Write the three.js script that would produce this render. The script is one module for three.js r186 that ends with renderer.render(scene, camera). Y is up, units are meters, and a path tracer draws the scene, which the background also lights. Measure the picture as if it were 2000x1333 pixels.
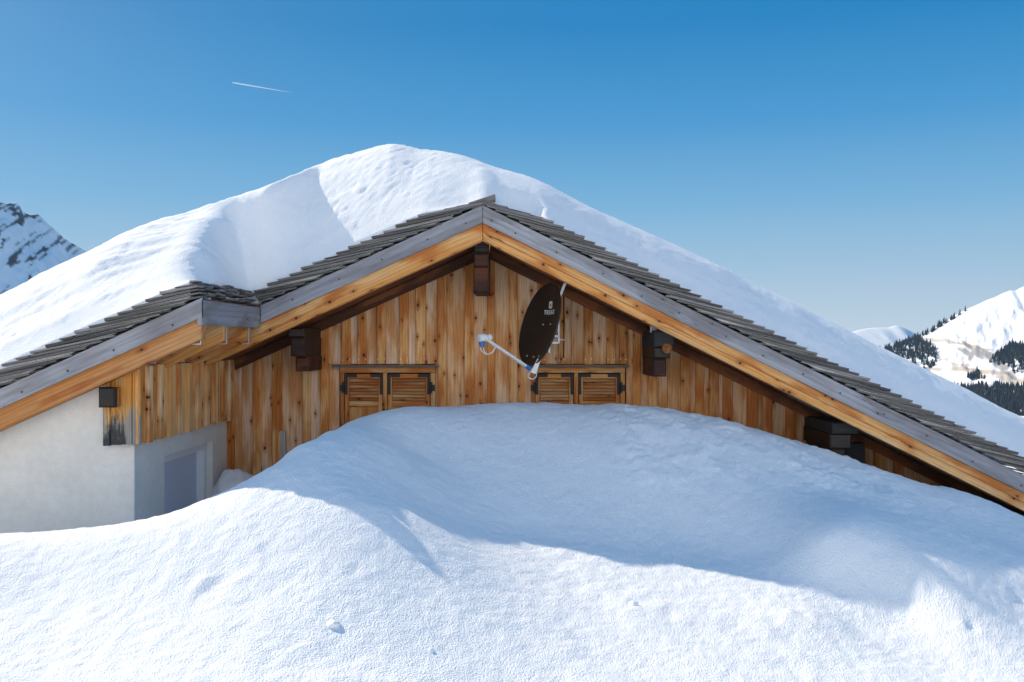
import * as THREE from 'three';
import { mergeGeometries } from 'three/addons/utils/BufferGeometryUtils.js';
import { FontLoader } from 'three/addons/loaders/FontLoader.js';
import { TextGeometry } from 'three/addons/geometries/TextGeometry.js';

// ------------------------------------------------------------------ camera, sky, sun, exposure
// Origin at the photographer's eye; x right, y up, -z towards the gable wall (10 m away).
const scene = new THREE.Scene();
const camera = new THREE.PerspectiveCamera(38.66, 2000 / 1333, 0.1, 30000);
camera.position.set(0, 0, 0);
camera.lookAt(0, 0, -10);

const SUN = new THREE.Vector3(-0.633, 0.595, -0.495).normalize();
const sun = new THREE.DirectionalLight(new THREE.Color(1.0, 0.875, 0.69), 3.45);
sun.target.position.set(0, -1, -8);
sun.position.copy(SUN).multiplyScalar(60).add(sun.target.position);
sun.castShadow = true;
sun.shadow.mapSize.set(4096, 4096);
Object.assign(sun.shadow.camera, { left: -14, right: 14, top: 14, bottom: -14, near: 1, far: 150 });
scene.add(sun, sun.target);

{ // clear alpine sky: deep blue above, milky towards the horizon and round the sun
  const w = 1024, h = 512, data = new Float32Array(w * h * 4);
  const stops = [ // elevation in degrees, linear colour
    [0, 0.455, 0.53, 0.585], [2.2, 0.37, 0.47, 0.54], [5, 0.237, 0.39, 0.515], [8, 0.128, 0.31, 0.49], [12.5, 0.041, 0.218, 0.442],
    [18, 0.005, 0.151, 0.366], [26, 0.005, 0.143, 0.352], [90, 0.011, 0.134, 0.338]];
  const d = new THREE.Vector3();
  for (let j = 0; j < h; j++) for (let i = 0; i < w; i++) {
    const el = ((j + 0.5) / h - 0.5) * Math.PI, az = ((i + 0.5) / w - 0.5) * 2 * Math.PI;
    d.set(Math.cos(el) * Math.cos(az), Math.sin(el), Math.cos(el) * Math.sin(az));
    const e = Math.max(0, el * 180 / Math.PI);
    let k = 0; while (k < stops.length - 2 && e > stops[k + 1][0]) k++;
    const a = stops[k], b = stops[k + 1], t = Math.min(1, (e - a[0]) / (b[0] - a[0]));
    const g = Math.acos(Math.min(1, Math.max(-1, d.dot(SUN)))) * 180 / Math.PI;
    const glow = 1.9 * Math.exp(-g / 8) + 0.033 * Math.exp(-Math.pow(g / 34, 2));
    const o = (j * w + i) * 4;
    data[o] = a[1] + (b[1] - a[1]) * t + glow * 0.95;
    data[o + 1] = a[2] + (b[2] - a[2]) * t + glow * 0.92;
    data[o + 2] = a[3] + (b[3] - a[3]) * t + glow * 0.80;
    data[o + 3] = 1;
  }
  const sky = new THREE.DataTexture(data, w, h, THREE.RGBAFormat, THREE.FloatType);
  sky.mapping = THREE.EquirectangularReflectionMapping; sky.magFilter = THREE.LinearFilter; sky.needsUpdate = true;
  scene.background = sky; scene.environment = sky;
}

const renderer = new THREE.WebGLRenderer({ antialias: true });
renderer.toneMapping = THREE.LinearToneMapping;
renderer.toneMappingExposure = 1.5;
renderer.shadowMap.enabled = true;
scene.fog = new THREE.FogExp2(new THREE.Color(0.50, 0.72, 1.0), 0.00004);

// ------------------------------------------------------------------ helpers
const KF = 1 / 1900;                                   // one photo pixel at one metre
const px2x = (px, Z) => (px - 1000) * Z * KF;          // measured position in the photo at a known depth -> metres
const py2y = (py, Z) => (666.5 - py) * Z * KF;
function rng(seed) { let s = seed >>> 0; return () => { s = (s + 0x6D2B79F5) >>> 0; let t = s; t = Math.imul(t ^ (t >>> 15), t | 1); t ^= t + Math.imul(t ^ (t >>> 7), t | 61); return ((t ^ (t >>> 14)) >>> 0) / 4294967296; }; }
const rnd = rng(20240117);
const rr = (a, b) => a + (b - a) * rnd();
const clamp = (x, a = 0, b = 1) => Math.min(b, Math.max(a, x));
const sstep = (a, b, x) => { const t = clamp((x - a) / (b - a)); return t * t * (3 - 2 * t); };
const mix = (a, b, t) => a + (b - a) * t;
function hash(x, y, s) { let h = Math.imul(x, 374761393) ^ Math.imul(y, 668265263) ^ Math.imul(s, 1274126177); h = Math.imul(h ^ (h >>> 13), 1274126177); return (h ^ (h >>> 16)) >>> 0; }
const G2 = Array.from({ length: 64 }, (_, i) => [Math.cos(i / 64 * 6.28318), Math.sin(i / 64 * 6.28318)]);
function gn(x, y, s = 0, per = 0) {                    // gradient noise, about -0.7..0.7; per > 0 makes it tile
  const x0 = Math.floor(x), y0 = Math.floor(y), fx = x - x0, fy = y - y0;
  const w = per ? (i => ((i % per) + per) % per) : (i => i);
  const u = fx * fx * fx * (fx * (fx * 6 - 15) + 10), v = fy * fy * fy * (fy * (fy * 6 - 15) + 10);
  const d = (ix, iy) => { const g = G2[hash(w(x0 + ix), w(y0 + iy), s) & 63]; return g[0] * (fx - ix) + g[1] * (fy - iy); };
  return mix(mix(d(0, 0), d(1, 0), u), mix(d(0, 1), d(1, 1), u), v);
}
function fbm(x, y, oct = 4, s = 0) { let a = 1, r = 0; for (let k = 0; k < oct; k++) { r += a * gn(x, y, s + k); x *= 2.03; y *= 2.03; a *= 0.5; } return r; }
const lerpTable = (tab, x) => {                        // smooth curve through the points of a table
  const n = tab.length; if (x <= tab[0][0]) return tab[0][1]; if (x >= tab[n - 1][0]) return tab[n - 1][1];
  let i = 1; while (x > tab[i][0]) i++;
  const P = k => tab[clamp(k, 0, n - 1)], h = P(i)[0] - P(i - 1)[0], t = (x - P(i - 1)[0]) / h;
  const m0 = (P(i)[1] - P(i - 2)[1]) / (P(i)[0] - P(i - 2)[0]) * h, m1 = (P(i + 1)[1] - P(i - 1)[1]) / (P(i + 1)[0] - P(i - 1)[0]) * h, t2 = t * t, t3 = t2 * t;
  return (2 * t3 - 3 * t2 + 1) * P(i - 1)[1] + (t3 - 2 * t2 + t) * m0 + (3 * t2 - 2 * t3) * P(i)[1] + (t3 - t2) * m1;
};
const linTable = (tab, x) => { if (x <= tab[0][0]) return tab[0][1]; for (let i = 1; i < tab.length; i++) if (x <= tab[i][0]) return mix(tab[i - 1][1], tab[i][1], (x - tab[i - 1][0]) / (tab[i][0] - tab[i - 1][0])); return tab[tab.length - 1][1]; };
const names = {};
function numbered(n) { const k = names[n] = (names[n] ?? -1) + 1; return k ? `${n}_${String(k).padStart(3, '0')}` : n; }
function shade(m) { m.castShadow = true; m.receiveShadow = true; return m; }
function top(o, name, label, category, group, kind) {
  o.name = numbered(name); o.userData = { label, category };
  if (group) o.userData.group = group;
  if (kind) o.userData.kind = kind;
  scene.add(o); return o;
}
function part(name, geo, mat, parent) { const m = shade(new THREE.Mesh(geo, mat)); m.name = name; parent.add(m); return m; }

// ------------------------------------------------------------------ textures
function pixelTexture(w, h, f, srgb, wrap = true) {
  const data = new Uint8Array(w * h * 4), c = [0, 0, 0];
  for (let j = 0; j < h; j++) for (let i = 0; i < w; i++) { f(i / w, j / h, c); const o = (j * w + i) * 4; for (let k = 0; k < 3; k++) data[o + k] = clamp(c[k], 0, 255); data[o + 3] = 255; }
  const t = new THREE.DataTexture(data, w, h, THREE.RGBAFormat);
  t.magFilter = THREE.LinearFilter; t.minFilter = THREE.LinearMipmapLinearFilter; t.generateMipmaps = true;
  if (wrap) t.wrapS = t.wrapT = wrap === 'mirror' ? THREE.MirroredRepeatWrapping : THREE.RepeatWrapping;
  if (srgb) t.colorSpace = THREE.SRGBColorSpace;
  t.needsUpdate = true; return t;
}
const TW = 2, TH = 4;                                   // the wood sheet covers 2 m across the grain and 4 m along it
function woodSheet(seed, pal, { knots = 110, ring = 95, stain = 1, crack = 0.5, rc = 0.09, pw = 512, ph = 1024 } = {}) {
  const r = rng(seed), ks = [];
  for (let i = 0; i < knots; i++) ks.push([r() * TW, r() * TH, 0.008 + 0.013 * r() * r(), r()]);
  const cell = new Map();
  ks.forEach(k => { for (let a = -1; a <= 1; a++) for (let b = -1; b <= 1; b++) { const q = `${Math.floor(k[0] / 0.2) + a},${Math.floor(k[1] / 0.2) + b}`; if (!cell.has(q)) cell.set(q, []); cell.get(q).push(k); } });
  const height = new Float32Array(pw * ph);
  let n = 0;
  const map = pixelTexture(pw, ph, (u, v, c) => {
    const x = u * TW, y = v * TH;
    let dx = 0, knot = 0, halo = 0, tear = 0;
    for (const k of cell.get(`${Math.floor(x / 0.2)},${Math.floor(y / 0.2)}`) || []) {
      const ax = x - k[0], ay = y - k[1], q = Math.hypot(ax, ay * 0.8) / k[2];
      dx += Math.sign(ax) * k[2] * 1.1 * Math.exp(-(ax * ax) / (k[2] * k[2] * 5) - (ay * ay) / (k[2] * k[2] * 60));
      knot = Math.max(knot, 1 - sstep(0.75, 1.05, q)); halo = Math.max(halo, 1 - sstep(0.8, 3.0, Math.hypot(ax, ay * 0.45) / k[2]));
      if (k[3] > 0.6) tear = Math.max(tear, (1 - sstep(0.4, 1.3, Math.abs(ax) / k[2])) * sstep(0.32, 0, Math.abs(ay)) * (0.5 + gn(x * 70, y * 6, seed + 31)));
    }
    const xx = x - dx * 0.9;
    const warp = 0.05 * gn(xx * 5, y * 0.9, seed) + 0.012 * gn(xx * 22, y * 2.4, seed + 1);
    let g = 0.5 + 0.5 * Math.sin((xx + warp) * ring * 6.283 * 0.32 + 3 * gn(xx * 9, y * 0.4, seed + 2));
    g = Math.pow(g, 1.8);
    const fine = gn(xx * 260, y * 7, seed + 3) + 0.6 * gn(xx * 120, y * 3, seed + 4);
    const tone = clamp(0.42 + 1.3 * gn(xx * 6, y * 0.5, seed + 5) + 0.5 * gn(xx * 24, y * 1.1, seed + 6));
    const blot = sstep(-0.42, 0.22, fbm(x * 6, y * 1.5, 4, seed + 7) * stain);
    const split = crack * (1 - sstep(0.0, 0.018, Math.abs(gn(xx * 16, y * 0.55, seed + 9)))) * sstep(0.05, 0.35, gn(x * 3, y * 0.8, seed + 10));
    for (let k = 0; k < 3; k++) {
      let q = mix(pal[0][k], pal[1][k], tone); q = mix(q, pal[2][k], (1 - blot) * 0.8);
      q *= 1 - rc * g + 0.10 * fine;
      q = mix(q, pal[3][k], clamp(tear) * 0.55); q = mix(q, pal[3][k], halo * 0.42); q = mix(q, pal[4][k], Math.max(knot * 0.9, split));
      c[k] = q;
    }
    height[n++] = 0.6 - 0.25 * g + 0.12 * fine - 0.5 * split - 0.15 * knot;
  }, true, 'mirror');
  n = 0;
  const bump = pixelTexture(pw, ph, (u, v, c) => { c[0] = c[1] = c[2] = 255 * clamp(height[n++]); }, false, 'mirror');
  return { map, bump };
}
const honey = woodSheet(11, [[244, 218, 184], [234, 178, 110], [200, 122, 54], [160, 88, 34], [72, 36, 15]], { knots: 130, pw: 1024, ph: 1536 });
const pale = woodSheet(17, [[240, 214, 188], [228, 190, 150], [206, 142, 80], [168, 98, 44], [74, 40, 20]], { knots: 120, pw: 1024, ph: 1536, rc: 0.07 });
const grey = woodSheet(23, [[204, 202, 202], [180, 179, 182], [156, 150, 147], [140, 132, 126], [62, 55, 52]], { knots: 30, stain: 0.9, crack: 0.9, ring: 60, rc: 0.07 });
const dark = woodSheet(37, [[156, 98, 54], [120, 72, 38], [76, 45, 27], [60, 36, 22], [28, 19, 14]], { knots: 40, stain: 1.3 });
const wood = (sheet, rgb = [1, 1, 1], o = {}) => new THREE.MeshStandardMaterial({ map: sheet.map, bumpMap: sheet.bump, bumpScale: o.bump ?? 0.0025, roughness: o.rough ?? 0.78, color: new THREE.Color().setRGB(...rgb) });
const M = {
  board: [[1, 1, 1], [1, 0.95, 0.86], [0.97, 0.86, 0.70], [0.92, 0.76, 0.56], [1.0, 1.0, 1.0], [0.84, 0.67, 0.48], [0.94, 0.93, 0.93]].map(c => wood(honey, c)),
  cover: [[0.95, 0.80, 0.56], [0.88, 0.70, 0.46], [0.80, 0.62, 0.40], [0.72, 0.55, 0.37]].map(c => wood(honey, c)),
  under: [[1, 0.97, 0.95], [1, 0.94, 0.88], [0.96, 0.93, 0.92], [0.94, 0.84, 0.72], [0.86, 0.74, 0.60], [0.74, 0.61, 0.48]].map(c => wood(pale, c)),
  frame: wood(honey, [0.72, 0.58, 0.40]), slat: [wood(honey, [0.56, 0.46, 0.36]), wood(honey, [0.50, 0.40, 0.31]), wood(honey, [0.63, 0.52, 0.40])],
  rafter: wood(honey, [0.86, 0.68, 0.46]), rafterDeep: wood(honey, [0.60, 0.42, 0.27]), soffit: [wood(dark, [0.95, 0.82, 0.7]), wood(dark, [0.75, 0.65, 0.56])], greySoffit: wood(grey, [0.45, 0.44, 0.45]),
  verge: wood(grey, [0.63, 0.65, 0.70]), vergeSide: wood(grey, [0.58, 0.59, 0.62]),
  shingle: [[0.40, 0.385, 0.37], [0.28, 0.27, 0.255], [0.52, 0.50, 0.485], [0.20, 0.195, 0.185], [0.33, 0.325, 0.28]].map(c => wood(grey, c, { bump: 0.004, rough: 0.9 })),
  purlin: wood(dark, [0.26, 0.21, 0.18], { bump: 0.006 }), purlinTar: wood(dark, [0.07, 0.075, 0.085], { rough: 0.55, bump: 0.006 }), purlinRed: wood(dark, [0.34, 0.24, 0.18], { bump: 0.006 }), purlinGrey: wood(grey, [0.045, 0.047, 0.052], { bump: 0.006 }),
  iron: new THREE.MeshStandardMaterial({ color: new THREE.Color().setRGB(0.018, 0.02, 0.024), roughness: 0.55, metalness: 0.3 }),
  zinc: new THREE.MeshStandardMaterial({ color: new THREE.Color().setRGB(0.55, 0.57, 0.6), roughness: 0.42, metalness: 0.75 }),
  steel: new THREE.MeshStandardMaterial({ color: new THREE.Color().setRGB(0.72, 0.73, 0.74), roughness: 0.4, metalness: 0.5 }),
  whitePlastic: new THREE.MeshStandardMaterial({ color: new THREE.Color().setRGB(0.72, 0.72, 0.69), roughness: 0.45 }),
  bluePlastic: new THREE.MeshStandardMaterial({ color: new THREE.Color().setRGB(0.03, 0.15, 0.42), roughness: 0.4 }),
  brownPaint: new THREE.MeshStandardMaterial({ color: new THREE.Color().setRGB(0.020, 0.0135, 0.0095), roughness: 0.5 }),
  print: new THREE.MeshStandardMaterial({ color: new THREE.Color().setRGB(0.62, 0.62, 0.60), roughness: 0.6 }),
  pvc: new THREE.MeshStandardMaterial({ color: new THREE.Color().setRGB(0.80, 0.81, 0.82), roughness: 0.4 }),
  blind: new THREE.MeshStandardMaterial({ color: new THREE.Color().setRGB(0.60, 0.64, 0.72), roughness: 0.5 }),
  flashing: new THREE.MeshStandardMaterial({ color: new THREE.Color().setRGB(0.10, 0.085, 0.075), roughness: 0.45, metalness: 0.5 }),
};
const plasterMap = pixelTexture(512, 512, (u, v, c) => { const k = 1 + 0.035 * gn(u * 6, v * 6, 51, 6) + 0.03 * gn(u * 24, v * 24, 52, 24) + 0.04 * gn(u * 128, v * 128, 53, 128); c[0] = 228 * k; c[1] = 223 * k; c[2] = 214 * k; }, true);
const plasterBump = pixelTexture(512, 512, (u, v, c) => { c[0] = c[1] = c[2] = 128 + 90 * gn(u * 96, v * 96, 54, 96) + 70 * gn(u * 160, v * 160, 55, 160); }, false);
M.plaster = new THREE.MeshStandardMaterial({ map: plasterMap, bumpMap: plasterBump, bumpScale: 0.002, roughness: 0.92 });
const snowBump = pixelTexture(1024, 1024, (u, v, c) => {
  let q = 0.5 + 0.16 * gn(u * 40, v * 40, 61, 40) + 0.26 * gn(u * 90, v * 90, 62, 90) + 0.34 * gn(u * 170, v * 170, 63, 170) + 0.26 * gn(u * 330, v * 330, 64, 330);
  c[0] = c[1] = c[2] = 255 * q;
}, false);
const snowMat = (scale, rep) => { const t = snowBump.clone(); t.repeat.set(rep, rep); t.needsUpdate = true; return new THREE.MeshStandardMaterial({ color: new THREE.Color().setRGB(0.93, 0.93, 0.935), roughness: 0.85, bumpMap: t, bumpScale: scale }); };
M.snow = snowMat(0.008, 0.62);                         // uv in metres; the relief sheet repeats every 1.6 m
M.roofSnow = snowMat(0.007, 0.62);
M.lumpSnow = new THREE.MeshStandardMaterial({ color: new THREE.Color().setRGB(0.93, 0.93, 0.935), roughness: 0.85 });

// ------------------------------------------------------------------ geometry helpers
// A convex polygon in x,y between depths Zb (back) and Zf (front, nearer the camera), front edge chamfered; grain runs at angle `grain`.
function slab(poly, Zb, Zf, { bevel = 0.004, grain = Math.PI / 2, origin = [0, 0, 0] } = {}) {
  const n = poly.length, cx = poly.reduce((a, p) => a + p[0], 0) / n, cy = poly.reduce((a, p) => a + p[1], 0) / n;
  let area = 0; for (let i = 0; i < n; i++) { const a = poly[i], b = poly[(i + 1) % n]; area += a[0] * b[1] - b[0] * a[1]; }
  const P = area < 0 ? poly.slice().reverse() : poly;
  const inset = P.map((p, i) => {                      // move each corner inwards by the chamfer
    const a = P[(i + n - 1) % n], b = P[(i + 1) % n];
    const e1 = [p[0] - a[0], p[1] - a[1]], e2 = [b[0] - p[0], b[1] - p[1]], l1 = Math.hypot(...e1) || 1, l2 = Math.hypot(...e2) || 1;
    const n1 = [-e1[1] / l1, e1[0] / l1], n2 = [-e2[1] / l2, e2[0] / l2], k = 1 + n1[0] * n2[0] + n1[1] * n2[1];
    return [p[0] + bevel * (n1[0] + n2[0]) / Math.max(k, 0.3), p[1] + bevel * (n1[1] + n2[1]) / Math.max(k, 0.3)];
  });
  const pos = [], uv = [], ca = Math.cos(grain), sa = Math.sin(grain), ou = rr(0.1, 1.6), ov = rr(0.1, 3.4);
  const put = (x, y, z) => { pos.push(x - origin[0], y - origin[1], z - origin[2]); const a = (x - cx) * ca + (y - cy) * sa, b = -(x - cx) * sa + (y - cy) * ca; uv.push((ou + b + z * 0.9) / TW, (ov + a) / TH); };
  const quad = (a, b, c, d) => { for (const q of [a, b, c, a, c, d]) put(...q); };
  const zb = -Zb, zf = -Zf;
  for (let i = 0; i < n; i++) {
    const j = (i + 1) % n;
    quad([P[i][0], P[i][1], zb], [P[j][0], P[j][1], zb], [P[j][0], P[j][1], zf - bevel], [P[i][0], P[i][1], zf - bevel]);
    quad([P[i][0], P[i][1], zf - bevel], [P[j][0], P[j][1], zf - bevel], [inset[j][0], inset[j][1], zf], [inset[i][0], inset[i][1], zf]);
  }
  for (let i = 1; i < n - 1; i++) { for (const q of [inset[0], inset[i], inset[i + 1]]) put(q[0], q[1], zf); for (const q of [P[0], P[i + 1], P[i]]) put(q[0], q[1], zb); }
  const g = new THREE.BufferGeometry();
  g.setAttribute('position', new THREE.Float32BufferAttribute(pos, 3)); g.setAttribute('uv', new THREE.Float32BufferAttribute(uv, 2));
  g.computeVertexNormals(); return g;
}
const rect = (x0, x1, y0, y1) => [[x0, y0], [x1, y0], [x1, y1], [x0, y1]];
// the same, but standing in a plane of constant x (its face looks towards +x): poly is in (Z, y)
function slabX(poly, xb, xf, o = {}) {
  const g = slab(poly.map(p => [p[0], p[1]]), -xb, -xf, o), p = g.attributes.position;   // local: x = Z, y = y, z = x
  for (let i = 0; i < p.count; i++) { const Z = p.getX(i), y = p.getY(i), x = p.getZ(i); p.setXYZ(i, x, y, -Z); }
  g.computeVertexNormals(); return g;
}
function tube(points, r, seg = 24, sides = 10) { return new THREE.TubeGeometry(new THREE.CatmullRomCurve3(points.map(p => new THREE.Vector3(...p))), seg, r, sides, false); }
function gridMesh(cols, rows, f) {                      // f(i, j) -> [x, y, z, u, v]; smooth normals
  const pos = new Float32Array(cols * rows * 3), uv = new Float32Array(cols * rows * 2), idx = [];
  for (let j = 0; j < rows; j++) for (let i = 0; i < cols; i++) { const q = f(i, j), k = j * cols + i; pos.set(q.slice(0, 3), k * 3); uv.set(q.slice(3, 5), k * 2); }
  for (let j = 0; j < rows - 1; j++) for (let i = 0; i < cols - 1; i++) { const a = j * cols + i, b = a + 1, c = a + cols, d = c + 1; idx.push(a, b, d, a, d, c); }
  const g = new THREE.BufferGeometry();
  g.setAttribute('position', new THREE.BufferAttribute(pos, 3)); g.setAttribute('uv', new THREE.BufferAttribute(uv, 2)); g.setIndex(idx);
  g.computeVertexNormals(); return g;
}

// ------------------------------------------------------------------ the roof's measures
const XA = -0.27, ZM = 8.95, ZW = 7.27, XS = -2.32, ZWALL = 10, ZPL = 7.5, XPL = -2.913;   // apex, main verge, wing verge, wing edge, gable wall, plaster wall
const ROOF = x => x < XA ? 1.374 + 0.452 * x : 1.117 - 0.4995 * x;                            // top of the verge boards
const AL = Math.atan(0.452), AR = -Math.atan(0.4995);

// ------------------------------------------------------------------ snow on the ground
const snowPoints = [
  // crest of the bank as it stands against the house
  [-300, 1060, 6.1], [-150, 1052, 6.1], [0, 1045, 6.1], [100, 1040, 6.1], [200, 1028, 6.15], [262, 1016, 6.2], [330, 1000, 6.25], [400, 975, 6.3], [430, 963, 6.37], [500, 925, 6.65], [560, 885, 7.05], [620, 857, 7.6], [680, 827, 8.2], [740, 807, 8.6], [800, 800, 8.9], [900, 794, 9.15], [1000, 790, 9.3], [1100, 788, 9.3], [1200, 791, 9.3], [1300, 800, 9.3], [1400, 819, 9.2], [1500, 845, 9.2], [1560, 865, 9.1], [1680, 904, 9.0], [1800, 947, 8.9], [1880, 960, 8.8], [2000, 1010, 8.7], [2150, 1057, 8.7],
  // the slope towards the camera
  [520, 958, 6.28], [600, 960, 6.24], [725, 985, 6.19], [800, 1000, 6.46], [875, 1016, 6.76], [950, 1030, 6.97], [1025, 1045, 7.07], [1100, 1059, 7.04], [1175, 1073, 6.98], [1250, 1086, 6.96], [1325, 1098, 6.95], [1400, 1110, 6.88], [1475, 1124, 6.8], [1550, 1137, 6.7], [1625, 1150, 6.62], [1700, 1161, 6.55], [1775, 1172, 6.5],
  [760, 930, 6.95], [850, 950, 7.2], [950, 960, 7.5], [1100, 1010, 7.4], [1300, 1050, 7.3], [1500, 1080, 7.08],
  [1620, 1050, 6.86], [1700, 1060, 6.82], [1800, 1070, 6.84], [1900, 1082, 7.02], [1990, 1092, 7.22], [1800, 1118, 6.58], [1900, 1122, 6.66], [1990, 1140, 6.74], [1990, 1200, 6.42], [2200, 1240, 6.4], [1850, 1200, 6.31], [1600, 1200, 6.22],
  [800, 880, 7.75], [1000, 890, 8.1], [1200, 930, 7.9], [1400, 960, 7.8], [1600, 960, 7.9], [1900, 1035, 7.8],
  [0, 1180, 5.2], [300, 1180, 5.2], [600, 1130, 5.4], [1000, 1180, 5.7], [1400, 1230, 5.85], [0, 1333, 4.4], [500, 1333, 4.45], [1000, 1333, 4.85], [1500, 1333, 5.2], [2000, 1333, 5.6],
].map(([px, py, Z]) => [px2x(px, Z), Z, py2y(py, Z)]);
for (const [px, py, Z] of [[-150, 1052, 6.1], [0, 1045, 6.1], [200, 1028, 6.15], [400, 975, 6.3], [560, 885, 7.05], [740, 800, 8.7], [1000, 783, 9.3], [1300, 793, 9.3], [1560, 858, 9.1], [1880, 953, 8.8]])   // hollow behind the crest
  snowPoints.push([px2x(px, Z) * 1.06, Z + 0.6, py2y(py, Z + 0.6) - 0.22]);
for (const q of [[-3.2, 2.4, -1.62], [0, 2.4, -1.72], [3.2, 2.4, -1.95], [-3, 0, -1.65], [0, 0, -1.72], [3, 0, -1.95], [-2.7, 8.2, -1.75], [-2.5, 9.6, -1.62], [-4.5, 7.2, -1.8], [6, 6, -1.95], [-6, 4, -1.5]]) snowPoints.push(q);
const tps = (() => {
  const n = snowPoints.length, N = n + 3, A = Array.from({ length: N }, () => new Float64Array(N + 1));
  const phi = r2 => r2 < 1e-9 ? 0 : 0.5 * r2 * Math.log(r2);
  for (let i = 0; i < n; i++) {
    const [x, z, y] = snowPoints[i];
    for (let j = 0; j < n; j++) A[i][j] = phi((x - snowPoints[j][0]) ** 2 + (z - snowPoints[j][1]) ** 2);
    A[i][i] += 0.004; A[i][n] = A[n][i] = 1; A[i][n + 1] = A[n + 1][i] = x; A[i][n + 2] = A[n + 2][i] = z; A[i][N] = y;
  }
  for (let k = 0; k < N; k++) {
    let p = k; for (let i = k + 1; i < N; i++) if (Math.abs(A[i][k]) > Math.abs(A[p][k])) p = i;
    [A[k], A[p]] = [A[p], A[k]];
    for (let i = k + 1; i < N; i++) { const f = A[i][k] / A[k][k]; if (f) for (let j = k; j <= N; j++) A[i][j] -= f * A[k][j]; }
  }
  const c = new Float64Array(N);
  for (let k = N - 1; k >= 0; k--) { let s = A[k][N]; for (let j = k + 1; j < N; j++) s -= A[k][j] * c[j]; c[k] = s / A[k][k]; }
  return (x, z) => { let s = c[n] + c[n + 1] * x + c[n + 2] * z; for (let i = 0; i < n; i++) s += c[i] * phi((x - snowPoints[i][0]) ** 2 + (z - snowPoints[i][1]) ** 2); return s; };
})();
const dents = [[1237, 1180, 0.06, 0.02], [1300, 1197, 0.09, 0.012], [820, 1092, 0.04, 0.008], [690, 1105, 0.05, 0.010], [870, 1085, 0.05, 0.010], [960, 1080, 0.04, 0.008], [1893, 1226, 0.05, 0.03], [1560, 1200, 0.05, 0.02], [1815, 1145, 0.05, 0.02], [1770, 1130, 0.05, 0.02], [400, 1157, 0.05, 0.02], [1980, 1160, 0.06, 0.02], [425, 1130, 0.07, 0.02], [150, 1110, 0.07, 0.015]];
function farGround(x, Z) {                               // the alp climbs behind the photographer and falls away into the valley beyond the house
  const r = Math.hypot(x * 0.8, Z - 8), up = Math.max(0, -Z - 3), hill = 0.72 * up * up / (up + 8);
  const fr = Math.max(0, r - 20), fall = Math.min(0.34 * fr * fr / (fr + 30), 250 + 0.02 * fr);
  return -2.0 - fall * sstep(-60, 30, Z) + Math.min(hill, 420 + 0.1 * hill) + 0.5 * fbm(x * 0.05, Z * 0.05, 3, 77) + 0.06 * Math.min(up, 200) * fbm(x * 0.012, Z * 0.012, 3, 78);
}
function groundHeight(x, Z) {
  const e = Math.max(sstep(5.0, 8.5, Math.abs(x)), sstep(9.9, 11.5, Z), sstep(1.5, -3, Z));
  let y = e < 1 ? mix(tps(clamp(x, -8.5, 8.5), clamp(Z, -3, 11.5)), farGround(x, Z), e) : farGround(x, Z);
  return y;
}
for (const d of dents) { const s = [0, 0]; let best = 1e9; for (let Z = 4; Z < 9.6; Z += 0.02) { const q = Math.abs(groundHeight(px2x(d[0], Z), Z) - py2y(d[1], Z)); if (q < best) { best = q; s[0] = px2x(d[0], Z); s[1] = Z; } } d.push(...s); }
function snowRelief(x, Z) {
  const rough = 0.5 + 0.5 * sstep(-0.1, 0.35, gn(x * 0.9, Z * 0.9, 70));
  let y = 0.028 * gn(x * 1.3 + 0.4 * Z, Z * 1.3, 71) + 0.017 * gn(x * 3.2 + Z, Z * 2.2, 72) * rough + 0.010 * gn(x * 7.5, Z * 6, 73) * rough + 0.0065 * gn(x * 15, Z * 14, 74) + 0.0045 * gn(x * 24, Z * 23, 80);
  // crumbly snow fallen from the verge over the right-hand end of the bank
  const crumb = sstep(0.7, 1.0, x) * sstep(4.2, 3.0, x) * sstep(7.75, 8.1, Z + 0.35 * gn(x * 2.2, Z * 0.7, 75)) * sstep(9.5, 9.0, Z);
  if (crumb > 0) y += crumb * (0.030 * gn(x * 6 + 3 * Z * 0.3, Z * 3.2, 76) + 0.016 * Math.abs(gn(x * 13, Z * 8, 78)) + 0.010 * gn(x * 22, Z * 16, 79));
  for (const d of dents) { const ax = x - d[4], az = Z - d[5], q = (ax * ax + az * az * 1.6) / (d[2] * d[2]); if (q < 9) y += d[3] * (Math.exp(-((ax + d[2] * 0.6) ** 2 + az * az * 1.6) / (d[2] * d[2])) - Math.exp(-q)) * 1.1; }
  return y;
}
{
  // axis steps: fine where the camera looks, coarse out to the valley
  const axis = (a, b, step, lo, hi) => { const c = []; for (let t = a; t <= b + 1e-6; t += step) c.push(t); let s = step, t = a; while (t > lo) { s *= 1.13; t -= s; c.unshift(Math.max(t, lo)); } s = step; t = c[c.length - 1]; while (t < hi) { s *= 1.13; t += s; c.push(Math.min(t, hi)); } return c; };
  const xs = axis(-4.4, 5.0, 0.0215, -5000, 5000), zs = axis(4.2, 9.45, 0.0215, -4000, 9000);
  const g = gridMesh(xs.length, zs.length, (i, j) => { const x = xs[i], Z = zs[j]; const near = Math.abs(x) < 12 && Z > -4 && Z < 16; return [x, groundHeight(x, Z) + (near ? snowRelief(x, Z) : 0), -Z, x, -Z]; });
  const m = top(shade(new THREE.Mesh(g, M.snow)), 'snow_ground', 'deep drifted snow banked up in front of the chalet', 'snow', null, 'structure');
}

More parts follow.
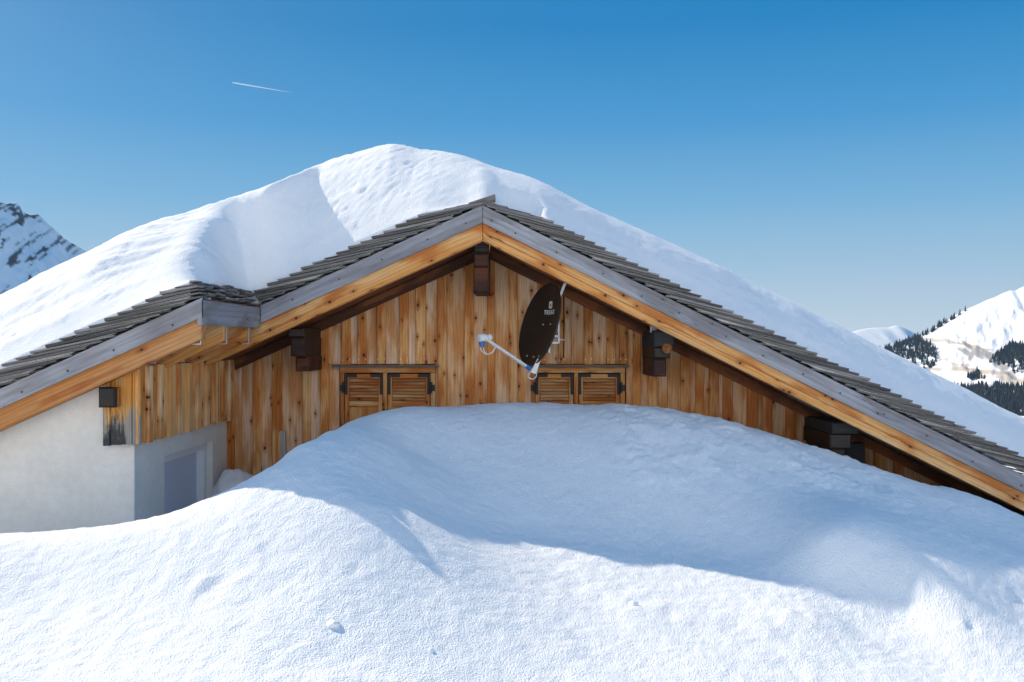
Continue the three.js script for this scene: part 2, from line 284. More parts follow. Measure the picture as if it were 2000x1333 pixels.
// ------------------------------------------------------------------ chalet
const chalet = new THREE.Group();
top(chalet, 'chalet', 'wooden alpine chalet with shingled gable roof, half buried in snow', 'house');
const BASE = [0, -2.2, -10]; chalet.position.set(...BASE);
const at = { origin: BASE };
const P = (name, geo, mat, parent = chalet) => part(name, geo, mat, parent);
const shift = g => g.translate(-BASE[0], -BASE[1], -BASE[2]);
const roofCut = (x0, x1, yb, drop) => {                  // a board from yb up to the roof line less drop, its top cut along the roof
  const p = [[x0, yb], [x1, yb], [x1, ROOF(x1) - drop]];
  if (x0 < XA && x1 > XA) p.push([XA, ROOF(XA) - drop]);
  p.push([x0, ROOF(x0) - drop]); return p;
};
const pick = a => a[Math.floor(rnd() * a.length)];

// gable wall: a solid core and every board nailed on it
const wallCore = P('gable_wall', shift(mergeGeometries([
  slab([[XPL, -2.6], [7, -2.6], [7, ROOF(7) - 0.2], [XA, ROOF(XA) - 0.2], [XPL, ROOF(XPL) - 0.2]], 10.3, 10.0, { bevel: 0 }),
  slab(rect(6.7, 7, -2.6, ROOF(7) - 0.2), 18, 10.3, { bevel: 0 }), slab(rect(-6.5, 7, -2.6, -1.8), 18.3, 18, { bevel: 0 })])), wood(dark, [0.5, 0.45, 0.4]));
const edges = [447, 459, 474, 499, 512, 536, 551, 595, 607, 630, 642, 671, 685, 702, 716, 739, 753, 783, 797, 815, 830, 857, 871, 910, 924, 954, 965, 996, 1009, 1051, 1064, 1092, 1101, 1115, 1142, 1155, 1186, 1199, 1210, 1222, 1237, 1248, 1266, 1280, 1303, 1330, 1345, 1359, 1371, 1385, 1400, 1412, 1427, 1459, 1475, 1489, 1504, 1534, 1547, 1566, 1600, 1640, 1668, 1706, 1720, 1744, 1757, 1783, 1815, 1846, 1880, 1920];
let wasCover = false;
const nailGeo = new THREE.CylinderGeometry(0.005, 0.0055, 0.006, 8).rotateX(Math.PI / 2);
for (let i = 0; i < edges.length - 1; i++) {
  const a = edges[i], b = edges[i + 1], cover = !wasCover && b - a < 24; wasCover = cover;
  const x0 = px2x(a, 10), x1 = px2x(b, 10), mid = (a + b) / 2, back = cover ? 9.962 : 9.995, front = cover ? 9.936 - rr(0, 0.008) : 9.968 - rr(0, 0.005);
  const gap = cover ? -0.010 : 0.001, X0 = x0 + gap, X1 = x1 - gap;
  const overWindow = (mid > 652 && mid < 857) || (mid > 1046 && mid < 1224);
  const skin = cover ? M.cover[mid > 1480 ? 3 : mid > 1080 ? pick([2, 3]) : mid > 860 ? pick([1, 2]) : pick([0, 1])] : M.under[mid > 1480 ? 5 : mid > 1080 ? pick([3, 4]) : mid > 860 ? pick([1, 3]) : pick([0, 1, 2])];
  const low = overWindow ? py2y(712, 10) + rr(-0.004, 0.004) : -1.75;
  P('board', slab(roofCut(X0, X1, low, 0.28), back, front, { ...at, bevel: 0.005 }), skin, wallCore);
  if (overWindow) for (const [p0, p1] of [[a, Math.min(b, 664)], [Math.max(a, 850), b]]) if (a < 900 && p1 - p0 > 3) P('board', slab(rect(px2x(p0, 10) + 0.002, px2x(p1, 10) - 0.001, -1.75, low - 0.002), back, front, { ...at, bevel: 0.004 }), skin, wallCore);
  if (overWindow && cover) for (const nx of [X0 + 0.012, X1 - 0.012]) { const nl = P('nail', nailGeo, M.steel, wallCore); nl.position.set(nx - BASE[0], low + rr(0.045, 0.06) - BASE[1], -front + 0.001 - BASE[2]); }
}

// plaster wing: front wall and the side wall with its window opening
const winZ0 = 8.15, winZ1 = 9.46, winTop = -0.97;
const flat = g => { const p = g.attributes.position, u = g.attributes.uv; for (let i = 0; i < p.count; i++) u.setXY(i, (p.getX(i) + p.getZ(i)) * 0.7, p.getY(i) * 0.7); return g; };
const plaster = P('plaster_wall', shift(flat(mergeGeometries([
  slab([[-6.5, -2.6], [XPL, -2.6], [XPL, ROOF(XPL) - 0.2], [-6.5, ROOF(-6.5) - 0.2]], 7.8, ZPL, { bevel: 0.006 }),
  slabX([[7.8, -2.6], [winZ0, -2.6], [winZ0, ROOF(XPL) - 0.2], [7.8, ROOF(XPL) - 0.2]], XPL - 0.3, XPL - 0.001, { bevel: 0 }),
  slabX([[winZ0, winTop], [winZ1, winTop], [winZ1, ROOF(XPL) - 0.2], [winZ0, ROOF(XPL) - 0.2]], XPL - 0.3, XPL - 0.001, { bevel: 0 }),
  slabX([[winZ1, -2.6], [10.3, -2.6], [10.3, ROOF(XPL) - 0.2], [winZ1, ROOF(XPL) - 0.2]], XPL - 0.3, XPL - 0.001, { bevel: 0 }),
  slab(rect(-6.5, -6.2, -2.6, ROOF(-6.5) - 0.2), 18, 7.8, { bevel: 0 })]))), M.plaster);
plaster.userData.label = 'off white plastered wall of the wing';
const sideFrame = P('window', shift(mergeGeometries([
  slabX(rect(winZ0 + 0.002, winZ0 + 0.07, -2.3, winTop - 0.002), XPL - 0.14, XPL - 0.06), slabX(rect(winZ1 - 0.10, winZ1 - 0.002, -2.3, winTop - 0.002), XPL - 0.14, XPL - 0.06),
  slabX(rect(winZ0 + 0.07, winZ1 - 0.10, winTop - 0.075, winTop - 0.002), XPL - 0.14, XPL - 0.062)])), M.pvc);
sideFrame.userData.label = 'white window frame with a closed pale blind';
P('blind', shift(slabX(rect(winZ0 + 0.07, winZ1 - 0.10, -2.3, winTop - 0.075), XPL - 0.16, XPL - 0.115)), M.blind, sideFrame);
P('guide_rail', shift(slabX(rect(winZ1 - 0.135, winZ1 - 0.101, -2.3, winTop - 0.077), XPL - 0.114, XPL - 0.045)), M.pvc, sideFrame);

// weathered cladding round the corner of the wing
const weather = pixelTexture(512, 512, (u, v, c) => {     // uv 0..1 over 0.36 m x 0.6 m: honey above, bleached and blackened below
  const x = u * 0.36, y = v * 0.6, f = fbm(x * 22, y * 5, 4, 91), g = 0.5 + 0.5 * Math.sin((x + 0.008 * gn(x * 20, y * 3, 92)) * 240 + 2 * gn(x * 30, y * 2, 93));
  const bl = sstep(0.30, 0.14, y + 0.13 * f + 0.35 * (x - 0.15)), bk = sstep(0.10, 0.28, -y + 0.40 + 0.16 * fbm(x * 40, y * 12, 4, 95) - 2.2 * Math.abs(x - 0.24)) * 0.9;
  const s = 1 - 0.18 * g + 0.14 * gn(x * 300, y * 9, 94);
  const hon = [226, 150 + 60 * clamp(f), 66 + 90 * clamp(f)];
  const gr = [168, 160, 150];
  for (let k = 0; k < 3; k++) c[k] = mix(mix(hon[k], gr[k], bl), [58, 58, 60][k], clamp(bk)) * s;
}, true, false);
const weathered = new THREE.MeshStandardMaterial({ map: weather, bumpMap: grey.bump, bumpScale: 0.002, roughness: 0.85 });
const cladBottom = -0.795, XCL = -2.835;
const cladCore = P('wing_cladding', shift(mergeGeometries([slab(roofCut(px2x(203, 7.46), XPL, cladBottom + 0.02, 0.28), 7.499, 7.46, { bevel: 0 }), slabX(rect(7.46, 9.99, cladBottom + 0.02, ROOF(XCL) - 0.28), XPL, XPL + 0.04, { bevel: 0 })])), wood(dark, [0.6, 0.5, 0.4]));
const cw = [201, 214, 235, 257, 272].map(p => px2x(p, 7.42));
for (let i = 0; i < 4; i++) {
  const g = slab(roofCut(cw[i] + 0.001, cw[i + 1] - 0.001, cladBottom + rr(-0.006, 0.006), 0.28), 7.459, i % 2 ? 7.425 : 7.41, at), p = g.attributes.position, u = g.attributes.uv;
  for (let k = 0; k < p.count; k++) u.setXY(k, (p.getX(k) - cw[0] + p.getZ(k) * 0.2 + BASE[0]) / 0.36 % 1, (p.getY(k) + BASE[1] - cladBottom) / 0.6);
  P('board', g, weathered, cladCore);
}
let zc = 7.42; let k14 = 0;
while (zc < 9.94) {
  const w = k14 % 2 ? rr(0.075, 0.1) : rr(0.13, 0.17), z1 = Math.min(zc + w, 9.945);
  P('board', slabX(rect(zc + 0.002, z1 - 0.002, cladBottom + rr(-0.008, 0.008), ROOF(XCL) - 0.28 - rr(0, 0.01)), XPL + 0.041, k14 % 2 ? XCL + 0.008 : XCL - 0.018, { ...at, origin: BASE.map((b, i) => i === 0 ? 0 : 0) }).translate(-BASE[0], -BASE[1], -BASE[2]), M.board[pick([0, 1, 1, 4, 2])], cladCore);
  zc = z1; k14++;
}

// verge boards, rafters and soffit
const strip = (x0, x1, t, b) => {                        // piece of a board that follows the roof between drops t and b
  return [[x0, ROOF(x0) - b], [x1, ROOF(x1) - b], [x1, ROOF(x1) - t], [x0, ROOF(x0) - t]];
};
const VG = 0.162, RB = 0.325;
const vergeBoards = [];
vergeBoards.push([P('verge_board', slab(strip(XS + 0.003, XA - 0.0015, 0, VG), ZM + 0.03, ZM, { ...at, grain: AL }), M.verge), XS, XA, ZM]);
vergeBoards.push([P('verge_board', slab(strip(XA + 0.0015, 7.2, 0, VG), ZM + 0.03, ZM, { ...at, grain: AR }), M.verge), XA, 5, ZM]);
vergeBoards.push([P('verge_board', slab(strip(-7, XS, 0, VG - 0.015), ZW + 0.03, ZW, { ...at, grain: AL }), M.verge), -4.4, XS, ZW]);
P('verge_board', slabX(rect(ZW + 0.004, ZM - 0.002, ROOF(XS) - 0.205, ROOF(XS) - 0.015), XS - 0.035, XS, { ...at, origin: [0, 0, 0], grain: 0 }).translate(-BASE[0], -BASE[1], -BASE[2]), M.vergeSide).userData.label = 'short grey end board where the wing roof steps back';
const screw = new THREE.CylinderGeometry(0.0085, 0.0085, 0.005, 10).rotateX(Math.PI / 2), screwMat = new THREE.MeshStandardMaterial({ color: new THREE.Color().setRGB(0.07, 0.07, 0.075), roughness: 0.5, metalness: 0.5 });
vergeBoards.forEach(([board, x0, x1, Zf]) => { for (let x = x0 + 0.3, k = 0; x < x1 - 0.1; x += rr(0.34, 0.46), k++) { const m = P('screw_head', screw, screwMat, board); m.position.set(x - BASE[0], ROOF(x) - rr(0.075, 0.11) - BASE[1], -Zf + 0.002 - BASE[2]); } });
P('barge_rafter', slab(strip(-2.83, XA - 0.002, VG - 0.04, RB), ZM + 0.13, ZM + 0.032, { ...at, grain: AL, bevel: 0.007 }), M.rafter);
P('barge_rafter', slab(strip(XA + 0.002, 7.2, VG - 0.04, 0.245), ZM + 0.13, ZM + 0.034, { ...at, grain: AR, bevel: 0.004 }), M.rafter);
P('barge_rafter', slab(strip(XA + 0.002, 7.2, 0.247, RB), ZM + 0.13, ZM + 0.032, { ...at, grain: AR, bevel: 0.006 }), wood(honey, [0.93, 0.8, 0.62]));
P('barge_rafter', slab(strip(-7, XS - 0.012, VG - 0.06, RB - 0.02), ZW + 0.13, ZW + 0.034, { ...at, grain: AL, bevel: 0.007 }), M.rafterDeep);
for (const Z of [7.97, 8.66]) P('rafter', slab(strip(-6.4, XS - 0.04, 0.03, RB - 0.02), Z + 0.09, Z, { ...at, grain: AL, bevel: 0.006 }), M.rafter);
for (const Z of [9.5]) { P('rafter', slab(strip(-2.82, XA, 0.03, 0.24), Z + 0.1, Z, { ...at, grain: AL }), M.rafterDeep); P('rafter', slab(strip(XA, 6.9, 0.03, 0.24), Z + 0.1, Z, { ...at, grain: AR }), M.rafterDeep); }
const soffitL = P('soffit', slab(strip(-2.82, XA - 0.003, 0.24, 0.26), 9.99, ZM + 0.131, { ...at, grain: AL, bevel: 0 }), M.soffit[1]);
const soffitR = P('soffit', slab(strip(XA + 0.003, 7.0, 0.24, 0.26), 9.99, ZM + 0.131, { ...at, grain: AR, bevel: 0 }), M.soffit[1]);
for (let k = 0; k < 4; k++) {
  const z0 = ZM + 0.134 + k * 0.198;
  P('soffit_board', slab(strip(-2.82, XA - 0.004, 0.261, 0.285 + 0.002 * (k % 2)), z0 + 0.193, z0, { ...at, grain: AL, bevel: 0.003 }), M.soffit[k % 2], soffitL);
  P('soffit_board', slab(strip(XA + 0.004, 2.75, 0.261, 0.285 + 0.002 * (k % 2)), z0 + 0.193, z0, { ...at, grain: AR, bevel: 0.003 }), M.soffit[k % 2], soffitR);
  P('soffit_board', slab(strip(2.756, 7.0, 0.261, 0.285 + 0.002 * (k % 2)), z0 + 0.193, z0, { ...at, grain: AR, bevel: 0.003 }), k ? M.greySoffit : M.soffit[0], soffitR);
}
// trim along the top of the gable boards
P('wall_trim', slab(strip(-2.82, XA - 0.003, 0.287, 0.395), 9.93, 9.895, { ...at, grain: AL }), M.soffit[0]);
P('wall_trim', slab(strip(XA + 0.003, 6.9, 0.287, 0.395), 9.93, 9.895, { ...at, grain: AR }), M.soffit[0]);
// zinc hangers under the short end board
for (const Z of [7.36, 8.02, 8.70]) {
  P('hanger_bracket', shift(mergeGeometries([slabX([[Z - 0.016, -0.02], [Z + 0.028, -0.02], [Z + 0.028, 0.125], [Z - 0.016, 0.125]], XS - 0.036, XS - 0.030, { bevel: 0.001 }), slabX(rect(Z - 0.016, Z + 0.028, -0.026, -0.0205), XS - 0.11, XS - 0.030, { bevel: 0.001 })])), M.zinc);
}

// purlin ends: stepped corbels sticking out of the wall
function purlin(steps, label) {                           // steps: [x0, x1, yTop, yBottom, front depth, material]
  let root = null;
  steps.forEach(([x0, x1, y1, y0, zf, mat, back = 9.994], i) => {
    const g = slab(rect(x0, x1, y0, y1), back, zf, { ...at, grain: 0, bevel: 0.012 });
    if (!root) { root = P('purlin', g, mat); root.userData.label = label; } else P('corbel', g, mat, root);
  });
  return root;
}
const yz = (py, Z) => py2y(py, Z);
{ // ridge
  const Z = 9.15, x0 = px2x(925, Z), x1 = px2x(955, Z);
  const r = purlin([[x0, x1, yz(470, Z), yz(494, Z), Z, M.purlinTar], [x0 + 0.002, x1 - 0.002, yz(494.5, Z), yz(519, Z), Z + 0.02, M.purlin], [x0 - 0.003, x1 - 0.004, yz(521, Z), yz(571, Z), Z + 0.06, M.purlinRed]], 'blackened ridge purlin under the apex');
  P('corbel', slab(rect(x0 + 0.006, x1 - 0.006, yz(520.5, Z), yz(519.2, Z)), 9.994, Z + 0.07, { ...at, bevel: 0 }), M.iron, r);
  P('splinter', slab([[x1 + 0.001, yz(492, Z)], [x1 + 0.016, yz(470, Z)], [x1 + 0.001, yz(468, Z)]], 9.3, Z - 0.01, { ...at, bevel: 0.002 }), M.board[0], r);
}
{ // left
  const Z = 9.12, x1 = px2x(593, Z), x0 = px2x(562, Z);
  purlin([[x0, x1, yz(641, Z), yz(659, Z), Z, M.purlinTar], [x0 + 0.018, x1 + 0.006, yz(659.5, Z), yz(697, Z), Z + 0.03, M.purlin], [x0 + 0.045, x1 + 0.012, yz(697.5, Z), yz(727, Z), Z + 0.12, M.purlinRed]], 'dark stepped purlin end left of the windows');
}
{ // right
  const Z = 9.12, x0 = px2x(1278, Z), x1 = px2x(1318, Z);
  const r = purlin([[x0, x1, yz(646, Z), yz(678, Z), Z, M.purlinGrey], [x0 + 0.0, x1 - 0.035, yz(678.5, Z), yz(700, Z), Z + 0.03, M.purlinTar], [x0 + 0.006, x1 - 0.06, yz(700.5, Z), yz(737, Z), Z + 0.10, M.purlin]], 'dark stepped purlin end right of the windows');
  P('burl', new THREE.SphereGeometry(0.05, 20, 14).scale(1, 1.05, 0.55).translate(px2x(1303, Z), yz(681, Z), -Z + 0.0).translate(-BASE[0], -BASE[1], -BASE[2]), wood(honey, [0.30, 0.19, 0.10]), r);
  P('strap', shift(slab(rect(px2x(1270, 9.3), px2x(1283, 9.3), yz(650, 9.3), yz(636, 9.3)), 9.31, 9.3, { bevel: 0.001 })), M.zinc, r);
}
{ // far right, low over the snow bank
  const Z = 9.1, x0 = px2x(1626, Z), x1 = px2x(1677, Z);
  purlin([[x0, x1, yz(826, Z), yz(848, Z), Z, M.purlinGrey], [x0 - 0.01, x1 - 0.05, yz(848.5, Z), yz(878, Z), Z + 0.04, M.purlinTar], [x0 + 0.02, x1 - 0.08, yz(878.5, Z), yz(915, Z), Z + 0.12, M.purlinTar]], 'tarred purlin end low over the right of the snow bank');
  P('post', slab(rect(px2x(1652, 9.5), px2x(1690, 9.5), -1.9, yz(866, 9.5)), 9.6, 9.5, at), M.purlinGrey);
}
{ // wing
  const Z = 7.30, x0 = px2x(190, Z), x1 = px2x(222, Z);
  purlin([[x0, x1, yz(757, Z), yz(797, Z), Z + 0.01, M.purlinTar, 7.36], [x0 + 0.004, x1 + 0.003, yz(758, Z), yz(796, Z), Z + 0.062, wood(honey, [0.5, 0.34, 0.2]), 7.498]], 'square tarred purlin end on the corner of the wing');
}

// shuttered windows
function shutterWindow(xl, xm0, xm1, xr, label) {         // pixel edges: outer left, mullion, outer right
  const Z = 9.93, q = p => px2x(p, Z), y = p => py2y(p, Z), yb = -1.7;
  const root = P('window', shift(mergeGeometries([
    slab(rect(q(xl), q(xr), y(728.5), y(716)), 9.994, Z - 0.012, { grain: 0 }), slab(rect(q(xl) + 0.002, q(xl + 8), yb, y(729)), 9.994, Z - 0.008, {}),
    slab(rect(q(xr - 9), q(xr) - 0.002, yb, y(729)), 9.994, Z - 0.008, {}), slab(rect(q(xm0), q(xm1), yb, y(729)), 9.994, Z - 0.016, {})])), M.frame);
  root.userData.label = label;
  P('drip_flashing', shift(mergeGeometries([slab(rect(q(xl - 15), q(xr + 7), y(715.6), y(713.2)), 9.994, Z - 0.055, { bevel: 0.001 }), slab(rect(q(xl - 15), q(xr + 7), y(717.5), y(715.7)), Z - 0.045, Z - 0.055, { bevel: 0.0005 })])), M.flashing, root);
  for (const [a, b] of [[xl + 8, xm0], [xm1, xr - 9]]) {
    const X0 = q(a) + 0.006, X1 = q(b) - 0.006, st = 0.043, yt = y(731);
    const leaf = P('shutter', shift(mergeGeometries([
      slab(rect(X0, X0 + st, yb, yt), Z + 0.04, Z + 0.005, {}), slab(rect(X1 - st, X1, yb, yt), Z + 0.04, Z + 0.005, {}),
      slab(rect(X0 + st, X1 - st, y(740), yt), Z + 0.04, Z + 0.007, { grain: 0 }), slab(rect(X0 + st, X1 - st, y(795), y(784)), Z + 0.04, Z + 0.007, { grain: 0 }),
      slab(rect(X0 + st, X1 - st, yb, y(795.5)), Z + 0.04, Z + 0.018, {})])), M.frame, root);
    const n = 7, y0 = y(783.5), y1 = y(740.5);
    for (let k = 0; k < n; k++) { const ya = mix(y0, y1, k / n), yb2 = mix(y0, y1, (k + 0.93) / n); P('slat', slab(rect(X0 + st + 0.001, X1 - st - 0.001, ya, yb2), Z + 0.038 + 0.001 * (k % 2), Z + 0.016 + 0.003 * ((k * 7) % 3), { ...at, grain: 0, bevel: 0.006 }), M.slat[(k * 5) % 3], root); }
    const wst = 0.03, arm = 0.125;                        // flat iron corner straps on the leaf's upper corners
    for (const [c, s] of [[X0, 1], [X1, -1]]) {
      const e = c - s * 0.001, lo = Math.min(e, e + s * wst), hi = Math.max(e, e + s * wst), lo2 = Math.min(e + s * wst, e + s * arm), hi2 = Math.max(e + s * wst, e + s * arm);
      P('corner_strap', shift(mergeGeometries([slab(rect(lo, hi, yt - 0.21, yt), Z + 0.004, Z - 0.002, { bevel: 0.0015 }), slab(rect(lo2, hi2, yt - 0.032, yt), Z + 0.004, Z - 0.002, { bevel: 0.0015 })])), M.iron, root);
    }
    const hx = a < xm0 ? X0 : X1, s = a < xm0 ? -1 : 1;    // hinge on the outer jamb
    P('hinge', shift(mergeGeometries([slab(rect(Math.min(hx, hx + s * 0.05), Math.max(hx, hx + s * 0.05), y(764), y(752)), Z - 0.009, Z - 0.02, { bevel: 0.002 }), new THREE.CylinderGeometry(0.011, 0.011, 0.11, 12).toNonIndexed().translate(hx + s * 0.012, y(757), -Z + 0.022)].map(g => { g.deleteAttribute('normal'); const h = g; h.computeVertexNormals(); return h; }))), M.iron, root);
  }
}
shutterWindow(664, 748, 756, 850, 'left window with closed wooden shutters');
shutterWindow(1037, 1121, 1129, 1221, 'right window with closed wooden shutters, partly behind the satellite dish');

// roof deck and shingles
const deckPoly = (x0, x1) => strip(x0, x1, 0.006, 0.03);
const deck = P('roof', shift(mergeGeometries([
  slab(deckPoly(XS + 0.002, XA), 18.6, ZM + 0.031, { bevel: 0, grain: AL }), slab(deckPoly(XA, 7.3), 18.6, ZM + 0.031, { bevel: 0, grain: AR }), slab(deckPoly(-7.1, XS - 0.002), 18.6, ZW + 0.031, { bevel: 0, grain: AL })])), wood(dark, [0.6, 0.55, 0.5]));
const SL = 0.64, SE = 0.118, ST = 0.021;
const shingleGeo = Array.from({ length: 6 }, () => {       // along +x from the butt (0) to the head
  const l = SL * rr(0.97, 1.03), t = ST * rr(0.85, 1.25), b = 0.003;
  const g = slab([[rr(-0.012, 0.012), 0], [l, 0], [l, t * 0.6], [rr(-0.01, 0.012), t]], rr(0.15, 0.2), 0, { grain: 0, bevel: b });
  return g;
});
const cA = Math.cos(AL), cR = Math.cos(AR);
const butt = (ang, s, lift) => [s * Math.cos(ang), s * Math.sin(ang), lift];
function shingle(x, Z, side, wob = 1, w = 1) {             // x of its butt, Z of its outer edge
  const m = P('shingle', pick(shingleGeo), M.shingle[Math.floor(rnd() * 5)], deck);
  const delta = Math.asin((ST + 0.004) / SE) * 0.98, top0 = (side < 0 ? (x < XS ? 9 : XA - x) : x - XA) / cA, hB = Math.min(SL, top0 + 0.05) * Math.sin(delta) + 0.004 + rr(-0.006, 0.006) * wob;
  const a = side < 0 ? AL : AR;                             // roof angle in the x,y plane
  const nx = -Math.sin(a), ny = Math.cos(a), y = ROOF(x);
  m.position.set(x + nx * hB - BASE[0], y + ny * hB - BASE[1], -Z - BASE[2]);
  if (side < 0) m.rotation.set(0, 0, AL - delta + rr(-0.012, 0.012) * wob);
  else { m.scale.set(-1, 1, 1); m.rotation.set(0, 0, AR + delta + rr(-0.012, 0.012) * wob); }
  const room = (side < 0 ? (x < XS ? XS + 0.012 : XA + 0.02) - x : x - XA + 0.02) / Math.cos(a); if (room < SL) m.scale.x *= Math.max(room / SL, 0.06);
  m.scale.z = w; return m;
}
for (let x = XA - 0.10; x > XS + 0.03; x -= SE * cA) shingle(x, ZM - 0.012 + rr(-0.014, 0.010), -1);
for (let x = XA + 0.10; x < 6.9; x += SE * cR * 0.92) shingle(x, ZM - 0.012 + rr(-0.016, 0.010), 1);
for (let x = XS - 0.03; x > -5.6; x -= SE * cA) shingle(x, ZW - 0.012 + rr(-0.016, 0.010), -1);
// lowest courses of the main verge, sawn off where the wing steps forward
for (let x = XS - 0.02; x > XS - 0.5; x -= SE * cA) {
  const m = shingle(XS + 0.004, ZM - 0.012 + rr(-0.012, 0.008), -1), cut = (XS - x) / cA, delta = Math.asin((ST + 0.004) / SE) * 0.98, hB = (SL - cut) * Math.sin(delta) + 0.003;
  m.position.set(XS + 0.004 - Math.sin(AL) * hB - BASE[0], ROOF(XS + 0.004) + Math.cos(AL) * hB - BASE[1], m.position.z); m.scale.x = (SL - cut) / SL;
}
// shingles along the stepped edge of the wing, from the verge back to the main roof
for (let Z = ZW + 0.19; Z < ZM - 0.02; Z += rr(0.14, 0.19)) for (let k = 0; k < 5; k++) { const m = shingle(XS - 0.05 - 0.10 * k + rr(-0.03, 0.03), Z, -1, 2.2); m.rotation.z += rr(-0.05, 0.03); m.rotation.y = rr(-0.08, 0.08); }
// ridge caps riding over the apex towards the right
[[902, 950, 404, 390, 8], [915, 967, 396, 379, 11], [921, 962, 400, 388, 9]].forEach(([a, b, ya, yb, th], k) => {
  const Z = ZM - 0.02 + 0.006 * k; P('ridge_shingle', slab([[px2x(a, Z), py2y(ya + th, Z)], [px2x(b, Z), py2y(yb + th, Z)], [px2x(b, Z), py2y(yb, Z)], [px2x(a, Z), py2y(ya, Z)]], Z + 0.3, Z, { ...at, grain: 0.3 }), M.shingle[[1, 0, 4][k]], deck);
});

// ------------------------------------------------------------------ snow on the roof
const SH0 = 0.135, shingleTop = x => SH0 * (x < XS ? 1 : clamp(Math.abs(x - XA) / 0.55, 0.30, 1));                                         // the shingles' height over the verge boards
const depthTab = [[-7.5, 0.923], [-4.37, 1.146], [-3.99, 1.195], [-3.65, 1.202], [-3.2, 1.235], [-2.96, 1.235], [-2.8, 1.22], [-2.6, 1.225], [-2.32, 1.21], [-2.02, 1.37], [-1.71, 1.349], [-1.238, 1.24], [-0.935, 1.056], [-0.404, 0.848], [-0.1, 0.752], [0.64, 0.702], [1.85, 0.744], [5.4, 0.747], [7.5, 0.74]];
function roofBase(x, k = 0.05) { const l = 1.374 + 0.452 * x, r = 1.117 - 0.4995 * x; const h = clamp(0.5 + 0.5 * (r - l) / k); return mix(r, l, h) - k * h * (1 - h); }
const XE = XS - 0.10;                                    // the snow stands back a little from the stepped edge
function roofSnow(x, Z) {
  const right = sstep(-0.95, -0.25, x);
  const wob = 0.10 * gn(x * 0.9, 3, 101), wF = mix(1.65, 2.5, sstep(-3.5, -2.7, x));
  const dM = Z - ZM - 0.03, qM = dM / (mix(0.45, 1.2, sstep(-2.38, -1.95, x)) + wob * 0.6), qF = (Z - ZW - 0.03) / (wF + wob), qS = (XE - x + 0.05 * gn(Z * 1.8, 7, 103)) / 0.46;
  const body = (q, e) => q <= 0 ? 0 : q >= 1 ? 1 : 1 - Math.pow(1 - q, e);
  const tRight = body((dM - 0.10) / (1.15 + wob * 0.5), 1.7);     // a thin lip over the shingles, a crease, then the body
  const smin = (a, b, k) => { const h = clamp(0.5 + 0.5 * (b - a) / k); return mix(b, a, h) - k * h * (1 - h); };
  const tw = body(qF, 1.7) * body(qS, 2.6), tm = body(qM, mix(2.4, 1.35, sstep(-2.38, -1.95, x)));
  const t = mix(qM > 0 ? Math.min(1, -smin(-tw, -tm, 0.015 + 0.3 * sstep(0, 0.25, tw))) : tw, tRight, right);
  const SH = shingleTop(x), T = lerpTable(depthTab, x) - SH, lip = 0.035 + 0.010 * gn(x * 4, Z * 3, 104);
  let y = mix(roofBase(x), roofBase(x, 0.75), t) + SH + lip + (T - lip) * t;
  y -= 0.25 * sstep(12, 18, Z);
  // block broken away beside the ridge
  y -= 0.10 * sstep(-0.12, -0.02, x) * sstep(0.34, 0.2, x + 0.05 * gn(x * 4, Z * 4, 114)) * sstep(0.05, 0.12, dM) * sstep(0.5, 0.2, dM);
  return [y, t, right];
}
function roofRelief(x, y, Z, t, right) {                   // along the surface normal: layers of single snowfalls, crumbs, fine ripples
  const h = y - roofBase(x), u = x * 1.1, v = h + Z * 0.6, face = sstep(0.03, 0.22, t), left = 1 - right;
  const layers = 0.030 * gn(u * 0.35, v * 3.0, 105) + 0.016 * gn(u * 0.7, v * 8.5, 106) + 0.009 * gn(u * 2.2, v * 19, 107);
  const crumb = sstep(-2.1, -1.7, x) * sstep(-0.1, -0.9, x) * (0.012 * gn(u * 2.5, v * 2.5, 108) + 0.016 * Math.abs(gn(u * 7, v * 7, 109)) + 0.010 * gn(u * 16, v * 16, 110));
  const wing = sstep(-2.7, -3.0, x) * (0.012 * gn(u * 5, v * 9, 116) + 0.008 * gn(u * 14, v * 18, 117));
  const smooth = 0.020 * gn(u * 1.5, v * 1.5, 111) + 0.008 * gn(u * 4, v * 6, 112) + 0.004 * gn(u * 13, v * 13, 113);
  return face * (left * (layers * (0.2 + 0.25 * sstep(-1.0, -1.8, x) + 0.65 * sstep(-2.7, -3.3, x)) + crumb + wing) + right * smooth + 0.003 * gn(u * 20, v * 20, 115));
}
